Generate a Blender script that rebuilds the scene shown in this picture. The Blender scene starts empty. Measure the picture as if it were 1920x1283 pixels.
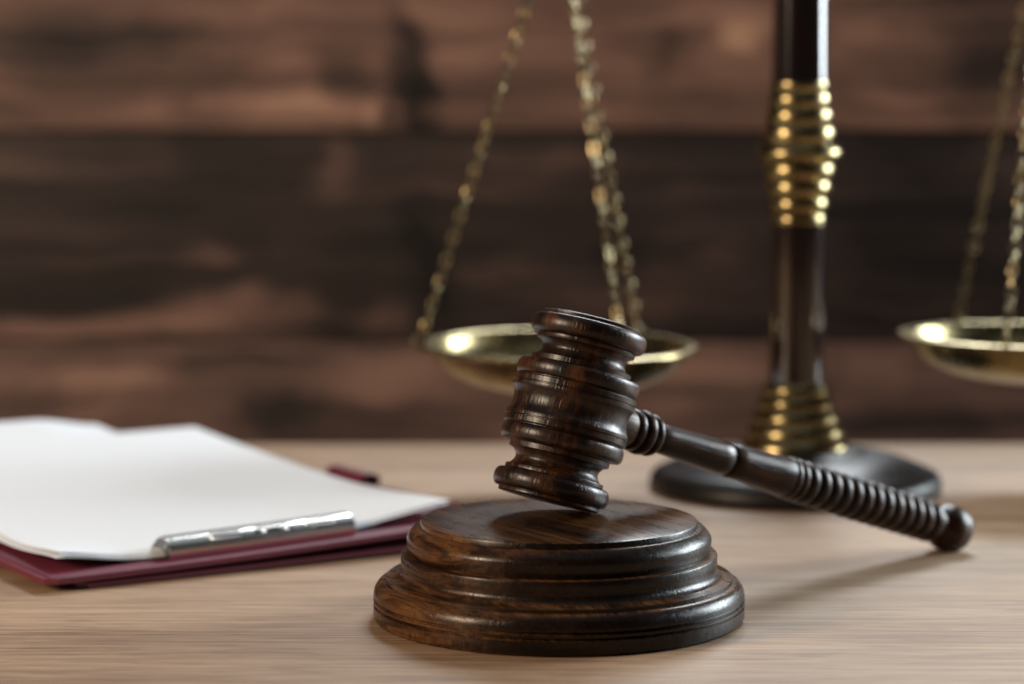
import bpy, bmesh, math, random
from mathutils import Vector, Matrix
R = math.radians
S = 1.4                       # layout units -> metres
random.seed(7)
sc = bpy.context.scene

# ------------------------------------------------------------------ camera, world, lamps, exposure
CAMH, PITCH, FPX = .149, R(5.4), 4533.0
cam = bpy.data.cameras.new('camera'); camo = bpy.data.objects.new('camera', cam)
sc.collection.objects.link(camo); sc.camera = camo
camo.location = (0, 0, CAMH*S); camo.rotation_euler = (R(90)-PITCH, 0, 0)
cam.sensor_width = 36; cam.lens = 85; cam.clip_start = .02; cam.clip_end = 60
cam.dof.use_dof = True; cam.dof.focus_distance = .693*S; cam.dof.aperture_fstop = 5.2
cam.dof.aperture_blades = 0

world = bpy.data.worlds.new('World'); sc.world = world; world.use_nodes = True
bg = world.node_tree.nodes['Background']
bg.inputs['Color'].default_value = (.80, .86, 1, 1); bg.inputs['Strength'].default_value = .022

def area(name, loc, target, sx, sy, power, col, spread=180):
    l = bpy.data.lights.new(name, 'AREA'); l.shape = 'RECTANGLE'; l.size = sx*S; l.size_y = sy*S
    l.energy = power; l.color = col; l.spread = R(spread)
    o = bpy.data.objects.new(name, l); sc.collection.objects.link(o)
    o.location = Vector(loc)*S
    o.rotation_euler = (Vector(target)-Vector(loc)).to_track_quat('-Z', 'Y').to_euler()
    return o
area('window_light_behind', (.42, 2.5, 1.45), (0, .8, 0), .85, .5, 70, (.91, .965, 1))
area('window_light_right', (1.62, 1.60, .55), (.05, .85, .55), 1.0, .72, 132, (.86, .95, 1))
area('room_light_left', (-1.25, .10, .62), (0, 1.0, .08), .26, .40, 36, (1, .77, .55))
area('ceiling_bounce_fill', (-.1, .7, 1.75), (-.1, .7, 0), 2.1, 2.1, 5, (.94, .98, 1))  # added overhead fill in place of ceiling bounce, brightens the chrome clip

sc.view_settings.view_transform = 'Standard'; sc.view_settings.look = 'None'
sc.view_settings.exposure = 0; sc.view_settings.gamma = 1
sc.cycles.use_denoising = True
try: sc.cycles.denoiser = 'OPENIMAGEDENOISE'
except Exception: pass
sc.cycles.max_bounces = 10; sc.cycles.sample_clamp_indirect = 8
sc.render.film_transparent = False

# ------------------------------------------------------------------ helpers
C = sc.collection
def mesh_obj(name, verts, faces, mat, parent=None, smooth=38, loc=(0, 0, 0), rot=None, raw=False):
    me = bpy.data.meshes.new(name)
    me.from_pydata([tuple(Vector(v)*S) for v in verts], [], faces); me.update()
    bm = bmesh.new(); bm.from_mesh(me)
    bmesh.ops.recalc_face_normals(bm, faces=bm.faces); bm.to_mesh(me); bm.free()
    if smooth:
        me.polygons.foreach_set('use_smooth', [True]*len(me.polygons))
        me.set_sharp_from_angle(angle=R(smooth))
    me.materials.append(mat)
    o = bpy.data.objects.new(name, me); C.objects.link(o)
    o.location = Vector(loc)*S
    if rot is not None: o.rotation_euler = rot
    if parent: o.parent = parent
    return o
def thing(name, label, cat, loc, group=None, rot=None):
    o = bpy.data.objects.new(name, None); C.objects.link(o); o.location = Vector(loc)*S
    o.empty_display_size = .02
    if rot is not None: o.rotation_euler = rot
    o['label'] = label; o['category'] = cat
    if group: o['group'] = group
    return o
def lathe(prof, n=128, closed=False, wob=0):
    V, F = [], []; rows = []
    for (r, z) in prof:
        if r < 1e-7: rows.append([len(V)]); V.append((0, 0, z))
        else:
            rows.append(list(range(len(V), len(V)+n)))
            for i in range(n):
                a = 2*math.pi*i/n; V.append((r*math.cos(a), r*math.sin(a), z))
    pairs = list(zip(rows, rows[1:])) + ([(rows[-1], rows[0])] if closed else [])
    for a, b in pairs:
        if len(a) == 1 and len(b) == 1: continue
        for i in range(n):
            j = (i+1) % n
            if len(a) == 1: F.append((a[0], b[j], b[i]))
            elif len(b) == 1: F.append((a[i], a[j], b[0]))
            else: F.append((a[i], a[j], b[j], b[i]))
    return V, F
def bead(z0, z1, rb, rm, n=10, p=1.0):      # outward half ellipse between z0 and z1
    return [(rb+(rm-rb)*math.sin(math.pi*k/n)**p, (z0+z1)/2-(z1-z0)/2*math.cos(math.pi*k/n)) for k in range(n+1)]
def cove(z0, z1, r0, r1, depth, n=10):
    return [(r0+(r1-r0)*k/n-depth*math.sin(math.pi*k/n)**.8, z0+(z1-z0)*k/n) for k in range(n+1)]
def arc(c, rad, a0, a1, n=8):
    return [(c[0]+rad*math.cos(R(a0+(a1-a0)*k/n)), c[1]+rad*math.sin(R(a0+(a1-a0)*k/n))) for k in range(n+1)]
def mm(prof): return [(r*1e-3, z*1e-3) for r, z in prof]
def box(x0, x1, y0, y1, z0, z1):
    V = [(x, y, z) for z in (z0, z1) for y in (y0, y1) for x in (x0, x1)]
    F = [(0, 2, 3, 1), (4, 5, 7, 6), (0, 1, 5, 4), (2, 6, 7, 3), (0, 4, 6, 2), (1, 3, 7, 5)]
    return V, F
def tube(path, r, n=8, closed=False):
    V, F = [], []; m = len(path); P = [Vector(p) for p in path]
    up = None
    for i in range(m):
        if closed: t = P[(i+1) % m]-P[i-1]
        else: t = P[min(i+1, m-1)]-P[max(i-1, 0)]
        t.normalize()
        if up is None:
            up = Vector((0, 0, 1)) if abs(t.z) < .9 else Vector((1, 0, 0))
        a = (up-t*up.dot(t)).normalized(); b = t.cross(a); up = a
        for k in range(n):
            q = 2*math.pi*k/n; V.append(tuple(P[i]+a*(r*math.cos(q))+b*(r*math.sin(q))))
    for i in range(m if closed else m-1):
        for k in range(n):
            i2 = (i+1) % m; k2 = (k+1) % n
            F.append((i*n+k, i*n+k2, i2*n+k2, i2*n+k))
    if not closed:
        F.append(tuple(range(n))[::-1]); F.append(tuple((m-1)*n+k for k in range(n)))
    return V, F
def join(*vf):
    V, F = [], []
    for v, f in vf:
        o = len(V); V += list(v); F += [tuple(i+o for i in q) for q in f]
    return V, F
def sheet(fn, s0, s1, c0, c1, ns, nc, th, round_=0.0):
    """thin slab over a grid; fn(s, c) gives the top height"""
    V, F = [], []
    def pt(i, j):
        c = c0+(c1-c0)*j/nc
        ins = 0
        if round_ > 0:
            d = min(c-c0, c1-c)
            if d < round_: ins = round_-math.sqrt(max(0, round_**2-(round_-d)**2))
        a, b = s0+ins, s1-ins
        return a+(b-a)*i/ns, c
    js = [j for j in range(nc+1)]
    N = (ns+1)*(nc+1)
    for lay in (0, 1):
        for j in js:
            for i in range(ns+1):
                s, c = pt(i, j); V.append((s, c, fn(s, c)-(th if lay else 0)))
    idx = lambda i, j, l: l*N+j*(ns+1)+i
    for j in range(nc):
        for i in range(ns):
            F.append((idx(i, j, 0), idx(i+1, j, 0), idx(i+1, j+1, 0), idx(i, j+1, 0)))
            F.append((idx(i, j, 1), idx(i, j+1, 1), idx(i+1, j+1, 1), idx(i+1, j, 1)))
    for i in range(ns):
        F.append((idx(i, 0, 0), idx(i, 0, 1), idx(i+1, 0, 1), idx(i+1, 0, 0)))
        F.append((idx(i, nc, 0), idx(i+1, nc, 0), idx(i+1, nc, 1), idx(i, nc, 1)))
    for j in range(nc):
        F.append((idx(0, j, 0), idx(0, j+1, 0), idx(0, j+1, 1), idx(0, j, 1)))
        F.append((idx(ns, j, 0), idx(ns, j, 1), idx(ns, j+1, 1), idx(ns, j+1, 0)))
    return V, F

# ------------------------------------------------------------------ materials
class Mat:
    def __init__(s, name):
        s.m = bpy.data.materials.new(name); s.m.use_nodes = True
        s.t = s.m.node_tree; s.b = s.t.nodes['Principled BSDF']
    def n(s, typ, **kw):
        nd = s.t.nodes.new(typ)
        for k, v in kw.items():
            if k in nd.inputs.keys(): nd.inputs[k].default_value = v
            else: setattr(nd, k, v)
        return nd
    def l(s, a, b): s.t.links.new(a, b)
    def coords(s, scale=(1, 1, 1), rot=(0, 0, 0), loc=(0, 0, 0)):
        tc = s.n('ShaderNodeTexCoord'); mp = s.n('ShaderNodeMapping')
        mp.inputs['Scale'].default_value = scale; mp.inputs['Rotation'].default_value = rot; mp.inputs['Location'].default_value = loc
        src = tc.outputs['Object']
        if any(rot):                                   # turn the grain axis onto X first, then stretch
            mr = s.n('ShaderNodeMapping'); mr.inputs['Rotation'].default_value = rot; mp.inputs['Rotation'].default_value = (0, 0, 0)
            s.l(src, mr.inputs['Vector']); src = mr.outputs[0]
        s.l(src, mp.inputs['Vector']); return mp.outputs[0]
    def noise(s, vec, scale, detail=4, rough=.55, dist=0):
        nd = s.n('ShaderNodeTexNoise'); nd.inputs['Scale'].default_value = scale
        nd.inputs['Detail'].default_value = detail; nd.inputs['Roughness'].default_value = rough; nd.inputs['Distortion'].default_value = dist
        s.l(vec, nd.inputs['Vector']); return nd.outputs['Fac']
    def ramp(s, fac, stops):
        r = s.n('ShaderNodeValToRGB'); e = r.color_ramp.elements
        while len(e) < len(stops): e.new(.5)
        for el, (p, c) in zip(e, stops):
            el.position = p; el.color = (*c, 1) if len(c) == 3 else c
        s.l(fac, r.inputs[0]); return r.outputs[0]
    def math(s, op, a, b=None, clamp=False):
        nd = s.n('ShaderNodeMath', operation=op); nd.use_clamp = clamp
        for i, v in enumerate((a, b)):
            if v is None: continue
            if isinstance(v, (int, float)): nd.inputs[i].default_value = v
            else: s.l(v, nd.inputs[i])
        return nd.outputs[0]
    def mix(s, fac, a, b, mode='MIX'):
        nd = s.n('ShaderNodeMix', data_type='RGBA', blend_type=mode)
        for k, v in ((0, fac), (6, a), (7, b)):
            if isinstance(v, (int, float)): nd.inputs[k].default_value = v
            elif isinstance(v, tuple): nd.inputs[k].default_value = (*v, 1)
            else: s.l(v, nd.inputs[k])
        return nd.outputs[2]
    def rng(s, v, a, b):
        nd = s.n('ShaderNodeMapRange'); s.l(v, nd.inputs[0]); nd.inputs[3].default_value = a; nd.inputs[4].default_value = b
        return nd.outputs[0]
    def bump(s, h, strength, dist):
        nd = s.n('ShaderNodeBump'); nd.inputs['Strength'].default_value = strength; nd.inputs['Distance'].default_value = dist
        s.l(h, nd.inputs['Height']); s.l(nd.outputs[0], s.b.inputs['Normal'])
    def set(s, **kw):
        names = dict(col='Base Color', rough='Roughness', metal='Metallic', spec='Specular IOR Level', coat='Coat Weight', coatr='Coat Roughness')
        for k, v in kw.items():
            i = s.b.inputs[names[k]]
            if isinstance(v, tuple): i.default_value = (*v, 1)
            elif isinstance(v, (int, float)): i.default_value = v
            else: s.l(v, i)
        return s

def dark_wood(name, axis, cols, rough=(.27, .42), rot=(0, 0, 0), fig=26, pore=1.0, coat=0.0, end=None, bump=.45, stretch=.13, spec=.30, warp=1.2):
    """stained, waxed hardwood; axis = grain direction in object space"""
    m = Mat(name)
    st = lambda lo, hi: tuple(lo if i == axis else hi for i in range(3))
    v = m.coords(st(stretch, 1), rot)
    big = m.noise(v, fig, 5, .6, warp)
    vf = m.coords(st(.05, 1), rot)
    fine = m.noise(vf, 420, 5, .65)
    vp = m.coords(st(.035, 1), rot) if end is None else m.coords((1, 1, .09))
    por = m.noise(vp, 1500 if end is None else 2000, 2, .5)
    mott = m.noise(m.coords((1, 1, 1)), 70, 4, .6)
    rings = m.math('MULTIPLY', m.math('SINE', m.math('MULTIPLY', big, 95 if end else 60)), .045 if end else .02)
    f = m.math('ADD', m.math('MULTIPLY', big, .62), m.math('ADD', m.math('MULTIPLY', fine, .30), m.math('MULTIPLY', mott, .12)))
    f = m.math('ADD', f, rings)
    col = m.ramp(f, [(.37, cols[0]), (.48, cols[1]), (.57, cols[2]), (.68, cols[3])])
    if end:                       # end grain takes more stain than face grain
        tc = m.n('ShaderNodeTexCoord'); dt = m.n('ShaderNodeVectorMath', operation='DOT_PRODUCT')
        m.l(tc.outputs['Normal'], dt.inputs[0]); dt.inputs[1].default_value = (math.cos(end), math.sin(end), 0)
        eg = m.math('ADD', m.math('ABSOLUTE', dt.outputs['Value']), m.math('MULTIPLY', m.math('SUBTRACT', big, .5), .5))
        col = m.mix(m.ramp(eg, [(.34, (0, 0, 0)), (.66, (1, 1, 1))]), col, m.mix(.92, col, (.005, .0034, .0028)))
    pm = m.ramp(por, [(.34, (0, 0, 0)), (.42, (1, 1, 1))])
    col = m.mix(pm, (.006, .004, .003), col)
    m.set(col=col, spec=spec, rough=m.rng(m.math('ADD', m.math('MULTIPLY', fine, .6), m.math('MULTIPLY', mott, .4)), rough[0]-.08, rough[1]+.08), coat=coat, coatr=.25)
    h = m.math('ADD', m.math('MULTIPLY', fine, .6), m.math('MULTIPLY', pm, .55*pore))
    m.bump(h, bump, .0006)
    return m.m
WALNUT = [(.010, .0055, .004), (.030, .014, .0085), (.085, .036, .017), (.17, .078, .034)]
M_head = dark_wood('dark_stained_wood_head', 2, [(.0045, .0026, .002), (.014, .0060, .0034), (.050, .0190, .0075), (.125, .048, .017)], spec=.42, rough=(.27, .39), fig=60, stretch=.45, bump=.28)
M_block = dark_wood('dark_stained_oak_block', 0, [(.010, .0042, .0022), (.032, .0132, .0055), (.095, .040, .0145), (.195, .092, .034)], rot=(0, 0, R(50)), rough=(.24, .33), fig=30, pore=1.2, end=R(-50), bump=.17, stretch=.07, warp=.5)
M_handle = dark_wood('dark_stained_wood_handle', 2, [(.007, .0034, .0022), (.024, .0105, .0052), (.062, .026, .0112), (.13, .056, .024)], rough=(.25, .35), fig=40, bump=.24, spec=.25)
M_tenon = dark_wood('worn_pale_wood', 2, [(.02, .012, .008), (.06, .038, .026), (.13, .090, .062), (.24, .18, .13)], rough=(.34, .46), fig=120, bump=.3)

m = Mat('dark_lacquered_wood')
f = m.noise(m.coords((1, 1, .08)), 60, 4, .6)
m.set(col=m.ramp(f, [(.3, (.006, .0035, .0035)), (.7, (.018, .008, .007))]), rough=.16, coat=1.0, coatr=.05); M_shaft = m.m
m = Mat('black_lacquered_wood')
f = m.noise(m.coords((.15, 1, 1)), 50, 4, .6)
m.set(col=m.ramp(f, [(.3, (.006, .006, .007)), (.7, (.016, .014, .014))]), rough=m.rng(f, .32, .46), spec=.24); M_base = m.m
m = Mat('aged_brass')
f = m.noise(m.coords(), 55, 4, .6); g = m.noise(m.coords(), 400, 3, .6)
m.set(col=m.ramp(f, [(.3, (.215, .167, .076)), (.7, (.36, .295, .150))]), metal=1.0, rough=m.rng(g, .19, .33)); M_brass = m.m
m = Mat('dull_brass_chain')
f = m.noise(m.coords(), 200, 3, .6)
m.set(col=m.ramp(f, [(.3, (.17, .13, .065)), (.7, (.34, .28, .16))]), metal=1.0, rough=.34); M_chain = m.m
m = Mat('chrome')
f = m.noise(m.coords(), 90, 3, .6)
m.set(col=(.82, .81, .78), metal=1.0, rough=m.rng(f, .20, .30)); M_chrome = m.m
m = Mat('dark_steel')
m.set(col=(.18, .17, .16), metal=1.0, rough=.35); M_steel = m.m
m = Mat('maroon_vinyl')
f = m.noise(m.coords(), 900, 3, .6); g = m.noise(m.coords(), 18, 3, .6)
m.set(col=m.mix(g, (.125, .0075, .027), (.165, .011, .038)), rough=m.rng(f, .42, .54), spec=.75); m.bump(f, .10, .0002); M_maroon = m.m
m = Mat('white_paper')
f = m.noise(m.coords(), 300, 4, .6)
m.set(col=m.mix(f, (.76, .785, .82), (.81, .835, .865)), rough=.85, spec=.2); m.bump(f, .08, .0002); M_paper = m.m

# table: pale oak laminate with long fine grain
m = Mat('pale_oak_laminate')
v1 = m.coords((.022, 1, 1)); v2 = m.coords((.045, 1, 1)); v3 = m.coords((.10, 1, 1))
a_ = m.noise(v1, 32, 6, .62, .4); b_ = m.noise(v2, 330, 4, .7); c_ = m.noise(v3, 7, 3, .5, .6); d_ = m.noise(m.coords((.07, 1, 1)), 430, 3, .6)
f = m.math('ADD', m.math('ADD', m.math('MULTIPLY', a_, .28), m.math('MULTIPLY', b_, .50)), m.math('MULTIPLY', c_, .22))
col = m.ramp(f, [(.40, (.195, .110, .059)), (.47, (.305, .188, .110)), (.535, (.410, .268, .166)), (.62, (.52, .358, .234))])
pm = m.ramp(d_, [(.33, (0, 0, 0)), (.42, (1, 1, 1))])
col = m.mix(m.math('MULTIPLY', m.math('SUBTRACT', 1, pm), .55), col, (.12, .070, .042))
lt = m.ramp(m.noise(m.coords((.05, 1, 1), loc=(3, 5, 1)), 360, 3, .6), [(.60, (0, 0, 0)), (.70, (1, 1, 1))])
col = m.mix(m.math('MULTIPLY', lt, .35), col, (.58, .43, .30))
m.set(col=col, rough=m.rng(b_, .40, .60), spec=.40); m.bump(m.math('ADD', m.math('MULTIPLY', b_, .7), m.math('MULTIPLY', pm, .4)), .22, .0004); M_table = m.m

# ------------------------------------------------------------------ setting: table and plank wall
TABLE_D, WALL_D = 1.088, 1.35
def bevel_box(name, x0, x1, y0, y1, z0, z1, mat, parent=None, bev=.002, loc=(0, 0, 0)):
    V, F = box(x0, x1, y0, y1, z0, z1)
    o = mesh_obj(name, V, F, mat, parent, smooth=None, loc=loc)
    bm = bmesh.new(); bm.from_mesh(o.data)
    bmesh.ops.bevel(bm, geom=bm.edges[:], offset=bev*S, segments=3, affect='EDGES', profile=.6)
    bm.to_mesh(o.data); bm.free()
    o.data.polygons.foreach_set('use_smooth', [True]*len(o.data.polygons)); o.data.set_sharp_from_angle(angle=R(30))
    return o
t = bevel_box('tabletop', -1.5, 1.5, -.25, TABLE_D, -.03, 0, M_table, bev=.0015)
t['kind'] = 'structure'; t['label'] = 'pale oak tabletop with fine horizontal grain'

def wall_xz(px, py):
    d = PITCH+math.atan((py-641.5)/FPX)
    z = CAMH-WALL_D*math.tan(d)
    dep = WALL_D*math.cos(PITCH)+(CAMH-z)*math.sin(PITCH)
    return (px-960)/FPX*dep, z
def plank_mat(name, base, amp, blobs, cx, cz, seed):
    m = Mat(name)
    tc = m.n('ShaderNodeTexCoord'); obj = tc.outputs['Object']
    wn = m.n('ShaderNodeTexNoise'); wn.inputs['Scale'].default_value = 13; wn.inputs['Detail'].default_value = 3
    m.l(obj, wn.inputs['Vector'])
    ws = m.n('ShaderNodeVectorMath', operation='MULTIPLY_ADD')
    m.l(wn.outputs['Color'], ws.inputs[0]); ws.inputs[1].default_value = (.11, 0, .030); ws.inputs[2].default_value = (-.055, 0, -.015)
    wa = m.n('ShaderNodeVectorMath', operation='ADD'); m.l(obj, wa.inputs[0]); m.l(ws.outputs[0], wa.inputs[1])
    warped = wa.outputs[0]
    mp = m.n('ShaderNodeMapping'); mp.inputs['Scale'].default_value = (.26, 1, 1); mp.inputs['Location'].default_value = (seed, seed*.7, seed*.3)
    m.l(warped, mp.inputs['Vector'])
    big = m.noise(mp.outputs[0], 17, 4, .55, 1.0)
    mp2 = m.n('ShaderNodeMapping'); mp2.inputs['Scale'].default_value = (.04, 1, 1); m.l(warped, mp2.inputs['Vector'])
    fine = m.noise(mp2.outputs[0], 70, 6, .70)
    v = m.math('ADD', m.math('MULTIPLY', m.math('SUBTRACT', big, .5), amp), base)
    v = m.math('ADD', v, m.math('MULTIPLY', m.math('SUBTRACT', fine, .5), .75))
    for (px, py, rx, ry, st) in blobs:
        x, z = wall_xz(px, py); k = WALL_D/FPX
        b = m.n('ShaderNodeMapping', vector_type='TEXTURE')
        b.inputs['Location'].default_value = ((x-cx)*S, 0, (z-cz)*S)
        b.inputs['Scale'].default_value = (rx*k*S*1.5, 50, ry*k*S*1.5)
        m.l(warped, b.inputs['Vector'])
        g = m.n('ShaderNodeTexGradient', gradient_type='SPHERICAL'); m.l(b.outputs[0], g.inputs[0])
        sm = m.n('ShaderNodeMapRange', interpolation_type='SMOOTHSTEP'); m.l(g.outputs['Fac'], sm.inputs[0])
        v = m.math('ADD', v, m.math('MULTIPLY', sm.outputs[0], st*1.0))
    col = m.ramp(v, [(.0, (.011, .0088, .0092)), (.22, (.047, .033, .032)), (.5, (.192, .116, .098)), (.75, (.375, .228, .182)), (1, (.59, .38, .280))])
    m.set(col=col, rough=.62, spec=.35); m.bump(fine, .5, .002)
    return m.m
z1 = wall_xz(960, 246)[1]; z2 = wall_xz(960, 641)[1]; PH = z1-z2; gap = .0005
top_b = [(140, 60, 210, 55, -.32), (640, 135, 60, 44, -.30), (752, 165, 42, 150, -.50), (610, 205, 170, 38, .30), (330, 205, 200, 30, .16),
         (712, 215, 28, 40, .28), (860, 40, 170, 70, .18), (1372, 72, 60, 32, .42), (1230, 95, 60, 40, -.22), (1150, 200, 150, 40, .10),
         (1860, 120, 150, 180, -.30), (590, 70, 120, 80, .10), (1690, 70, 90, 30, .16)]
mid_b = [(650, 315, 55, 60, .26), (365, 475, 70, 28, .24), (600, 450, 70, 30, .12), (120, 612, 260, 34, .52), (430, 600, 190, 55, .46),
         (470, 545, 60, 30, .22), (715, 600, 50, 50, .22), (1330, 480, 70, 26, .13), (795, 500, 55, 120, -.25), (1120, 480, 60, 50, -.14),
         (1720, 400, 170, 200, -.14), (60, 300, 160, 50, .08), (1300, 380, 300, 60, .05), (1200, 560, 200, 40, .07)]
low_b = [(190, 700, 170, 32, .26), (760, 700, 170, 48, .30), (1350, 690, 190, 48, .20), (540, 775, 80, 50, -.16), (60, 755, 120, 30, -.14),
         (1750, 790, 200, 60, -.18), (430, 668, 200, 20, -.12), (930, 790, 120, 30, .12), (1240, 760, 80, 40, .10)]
wall = mesh_obj('wall', *box(-.95, .95, WALL_D+.026, WALL_D+.04, z2-2*PH, z1+PH-.004), M_base, smooth=None)
wall['kind'] = 'structure'; wall['label'] = 'dark brown wall of wide horizontal weathered planks'
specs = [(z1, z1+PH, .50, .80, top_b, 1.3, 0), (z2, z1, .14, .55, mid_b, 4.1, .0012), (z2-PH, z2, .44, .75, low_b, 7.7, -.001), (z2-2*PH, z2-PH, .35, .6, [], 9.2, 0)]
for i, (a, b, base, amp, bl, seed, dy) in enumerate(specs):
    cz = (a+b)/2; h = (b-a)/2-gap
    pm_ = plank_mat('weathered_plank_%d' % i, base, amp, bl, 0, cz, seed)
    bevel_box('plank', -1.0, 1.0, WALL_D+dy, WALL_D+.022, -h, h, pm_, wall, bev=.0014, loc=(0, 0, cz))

# ------------------------------------------------------------------ sound block
BX, BY, BZ = .0139, .708, .0294
blk = thing('sound_block', 'round dark wooden sound block with stepped mouldings under the gavel head', 'sound block', (BX, BY, 0), rot=(0, 0, R(-8)))
prof = [(0, 0), (53.6, 0), (54.6, .5), (55, 1.2), (55, 4.4), (54.7, 4.6), (54.35, 4.9), (54.7, 5.2), (55, 5.4), (55, 6.0), (54.7, 6.2), (54.35, 6.5), (54.7, 6.8)]
prof += [(55.0-3.4*(1-math.cos(R(90*k/12))), 7.1+4.5*math.sin(R(90*k/12))) for k in range(13)]
prof += [(51.2, 11.65), (51.2, 11.75), (51.35, 11.8), (51.35, 12.55), (51.2, 12.7), (50.0, 12.75)]
prof += [(49.8-3.1*math.sin(R(90*k/12)), 12.8+2.9*(1-math.cos(R(90*k/12)))) for k in range(13)]
prof += [(46.7, 16.2), (46.85, 16.6), (46.85, 19.35), (46.7, 19.6), (46.45, 19.7), (44.2, 19.7)]
prof += [(44.2+.95*math.sin(R(180*k/16))-(1.7 if k > 8 else 0)*((k-8)/8)**2, 19.75+7.75*k/16) for k in range(17)]
prof += [(42.2, 27.65), (40.5, 27.7)]
V, F = lathe(mm(prof), 192)
mesh_obj('moulded_base', V, F, M_block, blk)
prof = [(0, 26), (41.0, 26), (41.0, 28.9), (40.8, 29.25), (40.4, 29.4), (30, 29.4), (15, 29.4), (0, 29.4)]
V, F = lathe(mm(prof), 192)
mesh_obj('striking_surface', V, F, M_block, blk)

# ------------------------------------------------------------------ gavel
AZ = math.atan2(.576, .763)
al = R(16)
SK, RK, RC, TC = .1730, .0082, .0153, .0276
for _ in range(60):
    cz = BZ+TC*math.cos(al)+RC*math.sin(al)
    al = math.asin((cz-RK*math.cos(al))/SK)
hv = Vector((math.cos(AZ)*math.cos(al), math.sin(AZ)*math.cos(al), -math.sin(al)))
uv = Vector((math.cos(AZ)*math.sin(al), math.sin(AZ)*math.sin(al), math.cos(al)))
cz = BZ+TC*math.cos(al)+RC*math.sin(al)+.00015
Cc = Vector((.0174, .718, cz))
gav = thing('gavel', 'dark turned wooden gavel leaning from the sound block to the table', 'gavel', Cc)
def frame_rot(zv, xv):
    zv = zv.normalized(); xv = (xv-zv*xv.dot(zv)).normalized(); yv = zv.cross(xv)
    return Matrix((xv, yv, zv)).transposed().to_euler()
half = [(17.55, 0), (17.6, 1.2), (17.85, 2.3), (18.3, 3.2), (18.65, 3.7), (18.75, 4.0), (18.75, 4.9), (18.45, 5.1), (18.45, 5.3), (18.75, 5.5), (18.75, 6.9), (18.5, 7.2), (17.9, 7.35), (17.9, 7.5)]
half += bead(7.5, 12.3, 16.9, 18.75, 14, .55)[1:]
half += [(15.6, 12.5), (15.3, 12.7), (15.25, 14.1), (14.9, 14.35)]
half += cove(14.4, 19.3, 14.3, 14.2, 1.6, 12)
half += [(14.9, 19.4), (15.0, 19.6), (15.0, 20.5), (14.8, 20.75)]
half += bead(20.8, 26.5, 15.1, 17.6, 16, .6)[1:]
half += [(15.2, 26.6)]
cap = [(15.25, 26.55), (15.35, 26.75), (15.35, 27.45), (15.1, 27.7), (14.5, 27.8), (10, 28.05), (5, 28.2), (0, 28.25)]
full = [(r, -t) for r, t in half[::-1]]+half[1:]
full = [(0, full[0][1])]+full+[(0, full[-1][1])]
hrot = frame_rot(uv, hv)
V, F = lathe(mm(full), 160)
head = mesh_obj('head', V, F, M_head, gav, rot=hrot)
for sg in (1, -1):
    V, F = lathe(mm([(0, sg*26.4), (15.25, sg*26.4)]+[(r, sg*z) for r, z in cap]), 128)
    mesh_obj('striking_face', V, F, M_head, head)
# handle: lathe along +Z of its own frame
grot = frame_rot(hv, uv)
def hpart(name, prof, mat, n=64, parent=None):
    prof = [(r, z-4.4-(z-28)*.0135) for r, z in prof]
    V, F = lathe(mm(prof), n)
    return mesh_obj(name, V, F, mat, parent or gav, rot=None if parent else grot)
shaft = [(0, 39), (4.3, 39), (4.6, 39.6)]+[(4.6+(5.45-4.6)*k/8, 39.6+(69.9-39.6)*k/8) for k in range(1, 9)]
shaft += [(5.2, 70.3), (4.85, 70.8), (4.85, 71.1), (5.25, 71.5), (5.55, 71.9)]
shaft += [(5.55+(6.55-5.55)*(k/6)**1.15, 71.9+(97-71.9)*k/6) for k in range(1, 7)]+[(6.5, 97.5), (6.0, 97.8), (0, 97.8)]
handle = hpart('handle_shaft', shaft, M_handle)
ten = [(0, 15), (4.4, 15), (4.6, 18.6), (5.7, 20.5), (6.0, 22.5), (6.0, 26.8), (5.6, 28.2), (0, 28.2)]
hpart('worn_neck', ten, M_tenon, parent=handle)
col_ = [(0, 27.8), (5.2, 27.8)]+bead(27.8, 31.0, 5.6, 6.5, 8, .7)+[(5.75, 31.2)]+bead(31.4, 35.0, 5.9, 7.0, 10, .7)+[(5.9, 35.2)]+bead(35.4, 38.4, 5.5, 6.6, 8, .7)+[(4.9, 38.8), (4.5, 39.6), (0, 39.6)]
hpart('collar', col_, M_handle, parent=handle)
grip = [(0, 97.4), (5.8, 97.4)]+bead(97.5, 100.4, 6.1, 6.9, 8, .7)+bead(100.6, 103.6, 6.1, 7.0, 8, .7)
NB = 13; g0, g1 = 103.9, 171.0; pt_ = (g1-g0)/NB
for k in range(NB):
    rr = 7.25-.25*abs(k-5)/7
    grip += bead(g0+k*pt_+.25, g0+(k+1)*pt_-.25, 5.5, rr, 12, .75)
grip += [(5.4, 171.2), (5.3, 173.6), (0, 173.6)]
hpart('ribbed_grip', grip, M_handle, parent=handle)
knob = [(0, 172.6), (5.2, 172.6), (5.4, 173.4), (6.3, 174.6), (7.5, 176.3), (8.1, 178.2), (8.2, 179.5), (8.1, 181.2), (7.7, 182.4), (7.75, 182.9), (7.5, 184), (6.9, 185.0), (5.2, 185.7), (2.5, 186.1), (0, 186.2)]
hpart('end_knob', knob, M_handle, parent=handle)

# ------------------------------------------------------------------ balance scale
PX, PY = .1128, .955
sca = thing('balance_scale', 'brass balance scale with dark round wooden base and two chain-hung pans', 'balance scale', (PX, PY, 0))
KP0 = .962/FPX; KP = KP0*1.09                                  # metres per pixel at the pillar
def pz(py): return CAMH-PY*math.tan(PITCH+math.atan((py-641.5)/FPX))
prof = [(0, 0), (56, 0), (57.6, .6), (58, 1.6), (57.8, 4.4), (57.0, 6.2), (55.2, 7.6), (53.5, 8.2), (53.0, 8.6)]
prof += [(52.0-24*(k/14), 8.8+6.4*(k/14)+1.3*math.sin(math.pi*k/14)) for k in range(15)]
prof += [(27.2, 15.8), (26, 16.4), (22, 17.0), (0, 17.0)]
V, F = lathe(mm(prof), 160); mesh_obj('base', V, F, M_base, sca)
zb = .0168
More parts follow.
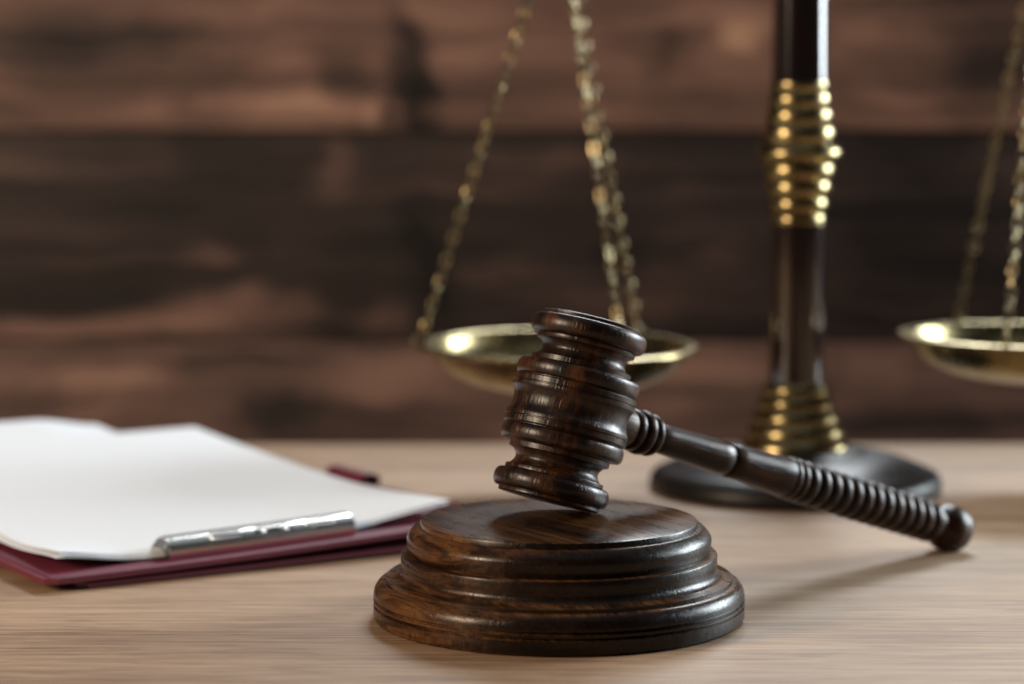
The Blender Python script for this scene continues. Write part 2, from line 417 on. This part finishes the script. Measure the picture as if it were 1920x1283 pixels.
# bell foot: six bands widening downward
ys = [716, 738, 763, 790, 816, 843]
rs = [51, 58, 66, 75, 85, 96, 107]
zz = [pz(y) for y in ys]+[zb]
p = [(0, zz[0]), (rs[0]*KP*.93, zz[0])]
for k in range(6):
    a, b = zz[k], zz[k+1]; r0, r1 = rs[k]*KP, rs[k+1]*KP
    for q in range(9):
        u = q/8; p.append(((r0+(r1-r0)*u)*.965+.0009*math.sin(math.pi*u)**.7, a+(b-a)*u))
p += [(0, zb)]
V, F = lathe(p, 128); mesh_obj('brass_foot', V, F, M_brass, sca)
def cyl(r0, r1, z0, z1):
    return [(0, z0), (r0, z0), (r1, z1), (0, z1)]
V, F = lathe(cyl(47.5*KP, 47.5*KP, zz[0]-.001, pz(420)), 96); mesh_obj('lower_shaft', V, F, M_shaft, sca)
ys = [427, 400, 370, 338, 306, 272, 237, 205, 175, 148]      # bead boundaries, bottom to top
rb = [46, 50, 55, 61, 73, 61, 56, 52, 49]
p = [(0, pz(427)), (40*KP, pz(427))]
for k in range(9):
    a, b = pz(ys[k]), pz(ys[k+1]); big = 9 if k == 4 else 4.2
    for q in range(1, 10):
        u = q/10; p.append(((rb[k]-big+big*math.sin(math.pi*u)**.8)*KP, a+(b-a)*u))
p += [(40*KP, pz(148)), (0, pz(148))]
V, F = lathe(p, 128); mesh_obj('brass_collar', V, F, M_brass, sca)
ZB = .236                                      # beam height
V, F = lathe(cyl(48*KP, 44*KP, pz(154), ZB-.012), 96); mesh_obj('upper_shaft', V, F, M_shaft, sca)
zt = ZB-.012
V, F = lathe([(0, zt-.001), (.0102, zt-.001)]+bead(zt, zt+.006, .0095, .0115)+bead(zt+.006, zt+.011, .008, .0095)+[(.006, zt+.012), (.005, zt+.02)]+bead(zt+.02, zt+.032, .004, .008, 12)+[(.002, zt+.034), (0, zt+.036)], 64)
mesh_obj('finial', V, F, M_brass, sca)
# pans: centre, height, yaw of the chain marks
def dpt(px, dep): return (px-960)/FPX*dep
pans = [(dpt(1047, .960)-PX, -.004, .0560, [180, 52, -65]), (dpt(1946, .960)-PX, .004, .0590, [114, -114, 0])]
# beam
path = []
xl, xr = pans[0][0], pans[1][0]
for k in range(33):
    u = k/32; x = xl+(xr-xl)*u
    path.append((x, 0, ZB+.006*math.sin(math.pi*u*2)**2-.0*u))
Vb, Fb = [], []
for k, q in enumerate(path):
    h = .0022+.0028*math.sin(math.pi*k/32)
    for dy, dz in ((-.0018, -h), (.0018, -h), (.0018, h), (-.0018, h)): Vb.append((q[0], q[1]+dy, q[2]+dz))
for k in range(32):
    for j in range(4): Fb.append((k*4+j, k*4+(j+1) % 4, k*4+4+(j+1) % 4, k*4+4+j))
Fb += [(3, 2, 1, 0), (128, 129, 130, 131)]
mesh_obj('beam', Vb, Fb, M_brass, sca)
# one chain link, shared by every link object
lw, ll, lr = .0016, .0057, .00052
path = [(lw*math.cos(R(a)), 0, (ll/2-lw)+lw*math.sin(R(a))) for a in range(0, 181, 30)]+[(lw*math.cos(R(a)), 0, -(ll/2-lw)+lw*math.sin(R(a))) for a in range(180, 361, 30)]
Vl, Fl = tube(path, lr, 6, True)
link0 = mesh_obj('link', Vl, Fl, M_chain, sca); link_mesh = link0.data
bpy.data.objects.remove(link0)
PR = 259*KP0
for (cx, cy, zr, angs) in pans:
    pr = [(0, -.0165), (.012, -.0163), (.024, -.0152), (.034, -.0126), (.0415, -.0090), (.0458, -.0052), (.0478, -.0018), (.0487, .0002), (PR-.0010, .0006), (PR-.0002, .0011), (PR, .0016), (PR-.0003, .0022),
          (PR-.0012, .0026), (.0490, .0027), (.0480, .0022), (.0474, .0012), (.0464, -.0014), (.0448, -.0046), (.0418, -.0076), (.036, -.0108), (.027, -.0134), (.014, -.0150), (0, -.0153)]
    pr = [(r*(PR/.0525) if r < .0495 else r, z) for r, z in pr]
    V, F = lathe(pr, 128)
    pan = mesh_obj('pan', V, F, M_brass, sca, loc=(cx, cy, zr), rot=(R(1.4 if cx < 0 else .3), R(.5), 0))
    apex = Vector((cx, cy, ZB-.009))
    V, F = tube([(.003*math.cos(R(a)), 0, .003*math.sin(R(a))) for a in range(0, 360, 24)], .0007, 8, True)
    V2, F2 = tube([(0, 0, .0028), (0, 0, .006), (.0016, 0, .0078), (0, 0, .0092)], .0007, 8)
    mesh_obj('hanging_ring', *join((V, F), (V2, F2)), M_brass, sca, loc=apex)
    for a in angs:
        e = Vector((cx+(PR-.0012)*math.cos(R(a)), cy+(PR-.0012)*math.sin(R(a)), zr+.0025))
        ax = (apex-e).normalized()
        tang = Vector((-math.sin(R(a)), math.cos(R(a)), 0))
        rad = tang.cross(Vector((0, 0, 1)))
        # the ring through the rim is the chain's own mesh, the links its pieces
        V, F = tube([tuple(rad*(.0036*math.cos(R(q)))+Vector((0, 0, 1))*(.0036*math.sin(R(q)))) for q in range(0, 360, 20)], .00055, 7, True)
        ch = mesh_obj('chain', V, F, M_chain, sca, loc=e)
        st = Vector((0, 0, .0034))+ax*.0012
        tot = (apex-(e+st)).length-.002
        pitch = ll-2*lr*1.15
        n = int(tot/pitch)
        for k in range(n):
            o = bpy.data.objects.new('link', link_mesh); C.objects.link(o); o.parent = ch
            ps = st+ax*(pitch*(k+.5)*tot/(n*pitch))
            o.location = ps*S
            tw = R(35+random.uniform(-16, 16)) if k % 2 else R(125+random.uniform(-16, 16))
            q = ax.to_track_quat('Z', 'Y').to_matrix() @ Matrix.Rotation(tw, 3, 'Z')
            o.rotation_euler = q.to_euler()

# ------------------------------------------------------------------ clipboard, clip, papers
OB = Vector((-.1449, .7417, 0)); BROT = R(31.8)
clb = thing('clipboard', 'maroon vinyl clipboard folder with a chrome clip on its near edge', 'clipboard', OB, rot=(0, 0, BROT))
BW, BL = .172, .245
def board_z(s, c): return .0044+.0040*max(0, s/.135)**1.6*math.exp(-c/.12)
def ease(x): x = max(0, min(1, x)); return x*x*(3-2*x)
V, F = sheet(board_z, 0, BW, 0, BL, 32, 90, .0018, .004)
brd = mesh_obj('board', V, F, M_maroon, clb, smooth=30)
# welded hem round the edge
hem = [(.0022, .0022), (BW-.0022, .0022), (BW-.0022, BL-.0022), (.0022, BL-.0022)]
path = []
for (a, b) in zip(hem, hem[1:]+hem[:1]):
    for k in range(40):
        u = k/40; s = a[0]+(b[0]-a[0])*u; c = a[1]+(b[1]-a[1])*u; path.append((s, c, board_z(s, c)-.00022))
V, F = tube(path, .0006, 6, True); mesh_obj('welded_hem', V, F, M_maroon, brd)
V, F = sheet(lambda s, c: .0018+.0010*max(0, s/.135)**1.5*math.exp(-c/.12), .0115, BW+.003, .0012, BL-.004, 24, 60, .0016, .003)
mesh_obj('back_cover', V, F, M_maroon, clb, smooth=30)
# pen loop on the right edge
path = [(BW+.0015+.0042*math.cos(R(a)), 0, .0078+.0026*math.sin(R(a))) for a in range(0, 360, 20)]
Vp = []; Fp = []
n = len(path)
for j, c in enumerate((.108, .138)):
    for rr in (1, .74):
        for q in path: Vp.append((BW+.0015+(q[0]-BW-.0015)*rr, c, .0078+(q[2]-.0078)*rr))
for k in range(n):
    k2 = (k+1) % n
    Fp += [(k, k2, 2*n+k2, 2*n+k), (n+k, 3*n+k, 3*n+k2, n+k2), (k, n+k, n+k2, k2), (2*n+k, 2*n+k2, 3*n+k2, 3*n+k)]
mesh_obj('pen_loop', Vp, Fp, M_maroon, clb)
# clip
cs0, cs1, cc = .0450, .1128, .0075
clip = None
def cz_(s): return board_z(s, .01)
csec = [(.0001, .0002), (.0000, .0012), (-.0001, .0024), (-.0001, .0036), (.0006, .0050), (.0024, .0062), (.0048, .0069), (.0080, .0068), (.0112, .0052), (.0140, .0032), (.0152, .0021)]
def clip_plate(s0, s1, sec, n=20, th=.00035, cut=None):
    V, F = [], []; m_ = len(sec)
    for lay in (0, 1):
        for i in range(n+1):
            s = s0+(s1-s0)*i/n
            for j, (c, z) in enumerate(sec):
                V.append((s, cc+c+(th*.7 if lay else 0), cz_(s)+z-(th if lay else 0)))
    N = (n+1)*m_; id_ = lambda i, j, l: l*N+i*m_+j
    keep = lambda i, j: not (cut and cut((i+.5)/n, j))
    for i in range(n):
        for j in range(m_-1):
            if keep(i, j):
                F.append((id_(i, j, 0), id_(i+1, j, 0), id_(i+1, j+1, 0), id_(i, j+1, 0)))
                F.append((id_(i, j, 1), id_(i, j+1, 1), id_(i+1, j+1, 1), id_(i+1, j, 1)))
                for (di, dj, e) in ((-1, 0, (0, 0, 0, 1)), (1, 0, (1, 0, 1, 1)), (0, -1, (0, 0, 1, 0)), (0, 1, (0, 1, 1, 1))):
                    ii, jj = i+di, j+dj
                    if 0 <= ii < n and 0 <= jj < m_-1 and keep(ii, jj): continue
                    a = (i+e[0], j+e[1]); b = (i+e[2], j+e[3])
                    F.append((id_(*a, 0), id_(*b, 0), id_(*b, 1), id_(*a, 1)))
    return V, F
def cut(u, j):       # spring slots and the centre notch in the upper front bend
    return j == 4 and (.22 < u < .40 or .46 < u < .66 or .73 < u < .91)
V, F = clip_plate(cs0, cs1, csec, 50, cut=cut)
clip = mesh_obj('clip', V, F, M_chrome, clb, smooth=50)
low = [(.0006, .0004), (.0004, .0012), (.0007, .0022), (.0012, .0030)]
V, F = clip_plate(cs0+.001, cs1-.001, [(.0006, .0002), (.0016, .0003), (.012, .0003)], 12)
mesh_obj('clip_base_plate', V, F, M_steel, clip)
for u0, u1 in ((.225, .395), (.735, .905)):
    a, b = cs0+(cs1-cs0)*u0, cs0+(cs1-cs0)*u1; turns = 13; path = []
    for k in range(turns*12+1):
        w = k/(turns*12); s = a+(b-a)*w; q = 2*math.pi*turns*w
        path.append((s, cc+.0021+.00135*math.cos(q), cz_(s)+.0042+.00135*math.sin(q)))
    V, F = tube(path, .00026, 6); mesh_obj('spring', V, F, M_chrome, clip)
path = [(cs0-.0008+(cs1-cs0+.0016)*k/10, cc+.0021, cz_(cs0+(cs1-cs0)*k/10)+.0042) for k in range(11)]
V, F = tube(path, .00065, 10); mesh_obj('hinge_rod', V, F, M_chrome, clip)
for s_ in (cs0+.0004, cs1-.0004):               # end lugs closing the arch
    pts = csec
    Vq = [(s_+d, cc+c+.0005, cz_(s_)+z-.0003) for d in (-.0003, .0003) for c, z in pts[:9]]
    n = 9
    Fq = [tuple(range(n)), tuple(range(2*n-1, n-1, -1))]+[(k, k+n, (k+1) % n+n, (k+1) % n) for k in range(n)]
    mesh_obj('end_lug', Vq, Fq, M_steel, clip, smooth=None)
for u in (.50, .62):
    s_ = cs0+(cs1-cs0)*u
    V, F = lathe([(0, -.0012), (.0012, -.0012), (.0014, -.0006), (.0014, .0006), (.0012, .0012), (0, .0012)], 20)
    mesh_obj('rivet', V, F, M_chrome, clip, loc=(s_, cc+.0021, cz_(s_)+.0042), rot=(0, R(90), 0))
# papers: each a curling sheet
def paper(name, label, s0, s1, c0, c1, fn, rz):
    o = thing(name, label, 'paper', OB+Vector((0, 0, 0)), 'paper sheets on the clipboard', (0, 0, BROT))
    C.objects.unlink(o); bpy.data.objects.remove(o)
    V, F = sheet(fn, s0, s1, c0, c1, 40, 60, .00022)
    ca, sa = math.cos(rz), math.sin(rz); px_, py_ = (s0+s1)/2, c0
    V = [(px_+(x-px_)*ca-(y-py_)*sa, py_+(x-px_)*sa+(y-py_)*ca, z) for x, y, z in V]
    o = mesh_obj(name, V, F, M_paper, smooth=40, loc=OB, rot=(0, 0, BROT))
    o['label'] = label; o['category'] = 'paper'; o['group'] = 'paper sheets on the clipboard'
    return o
def lift(s, c):      # right near corner and far end rise
    return (.0046*ease((s-.105)/.052)*math.exp(-(c/.06)**2)+.0045*ease((.040-s)/.034)*math.exp(-((c-.008)/.030)**2))
def top_z(s, c): return board_z(s, c)+.0012+lift(s, c)+.0106*(c/.235)**1.3
def mid_z(s, c): return board_z(s, c)+.00085+.93*lift(s, c)+.0104*(c/.235)**1.3
def low_z(s, c): return board_z(s, c)+.0005+.86*lift(s, c)+.0101*(c/.235)**1.3+.0040*ease((c-.228)/.03)*ease((.125-s)/.03)
paper('paper_sheet', 'blank white paper sheet on top, its right corner lifted', .0105, .1545, .0150, .230, top_z, 0)
paper('paper_sheet', 'white paper sheet just beneath the top sheet, its edge showing at the clip', .0100, .1530, .0125, .222, mid_z, R(.25))
paper('paper_sheet', 'bottom white paper sheet, curling up beyond the others at far left', .0080, .1240, .0120, .258, low_z, R(.5))
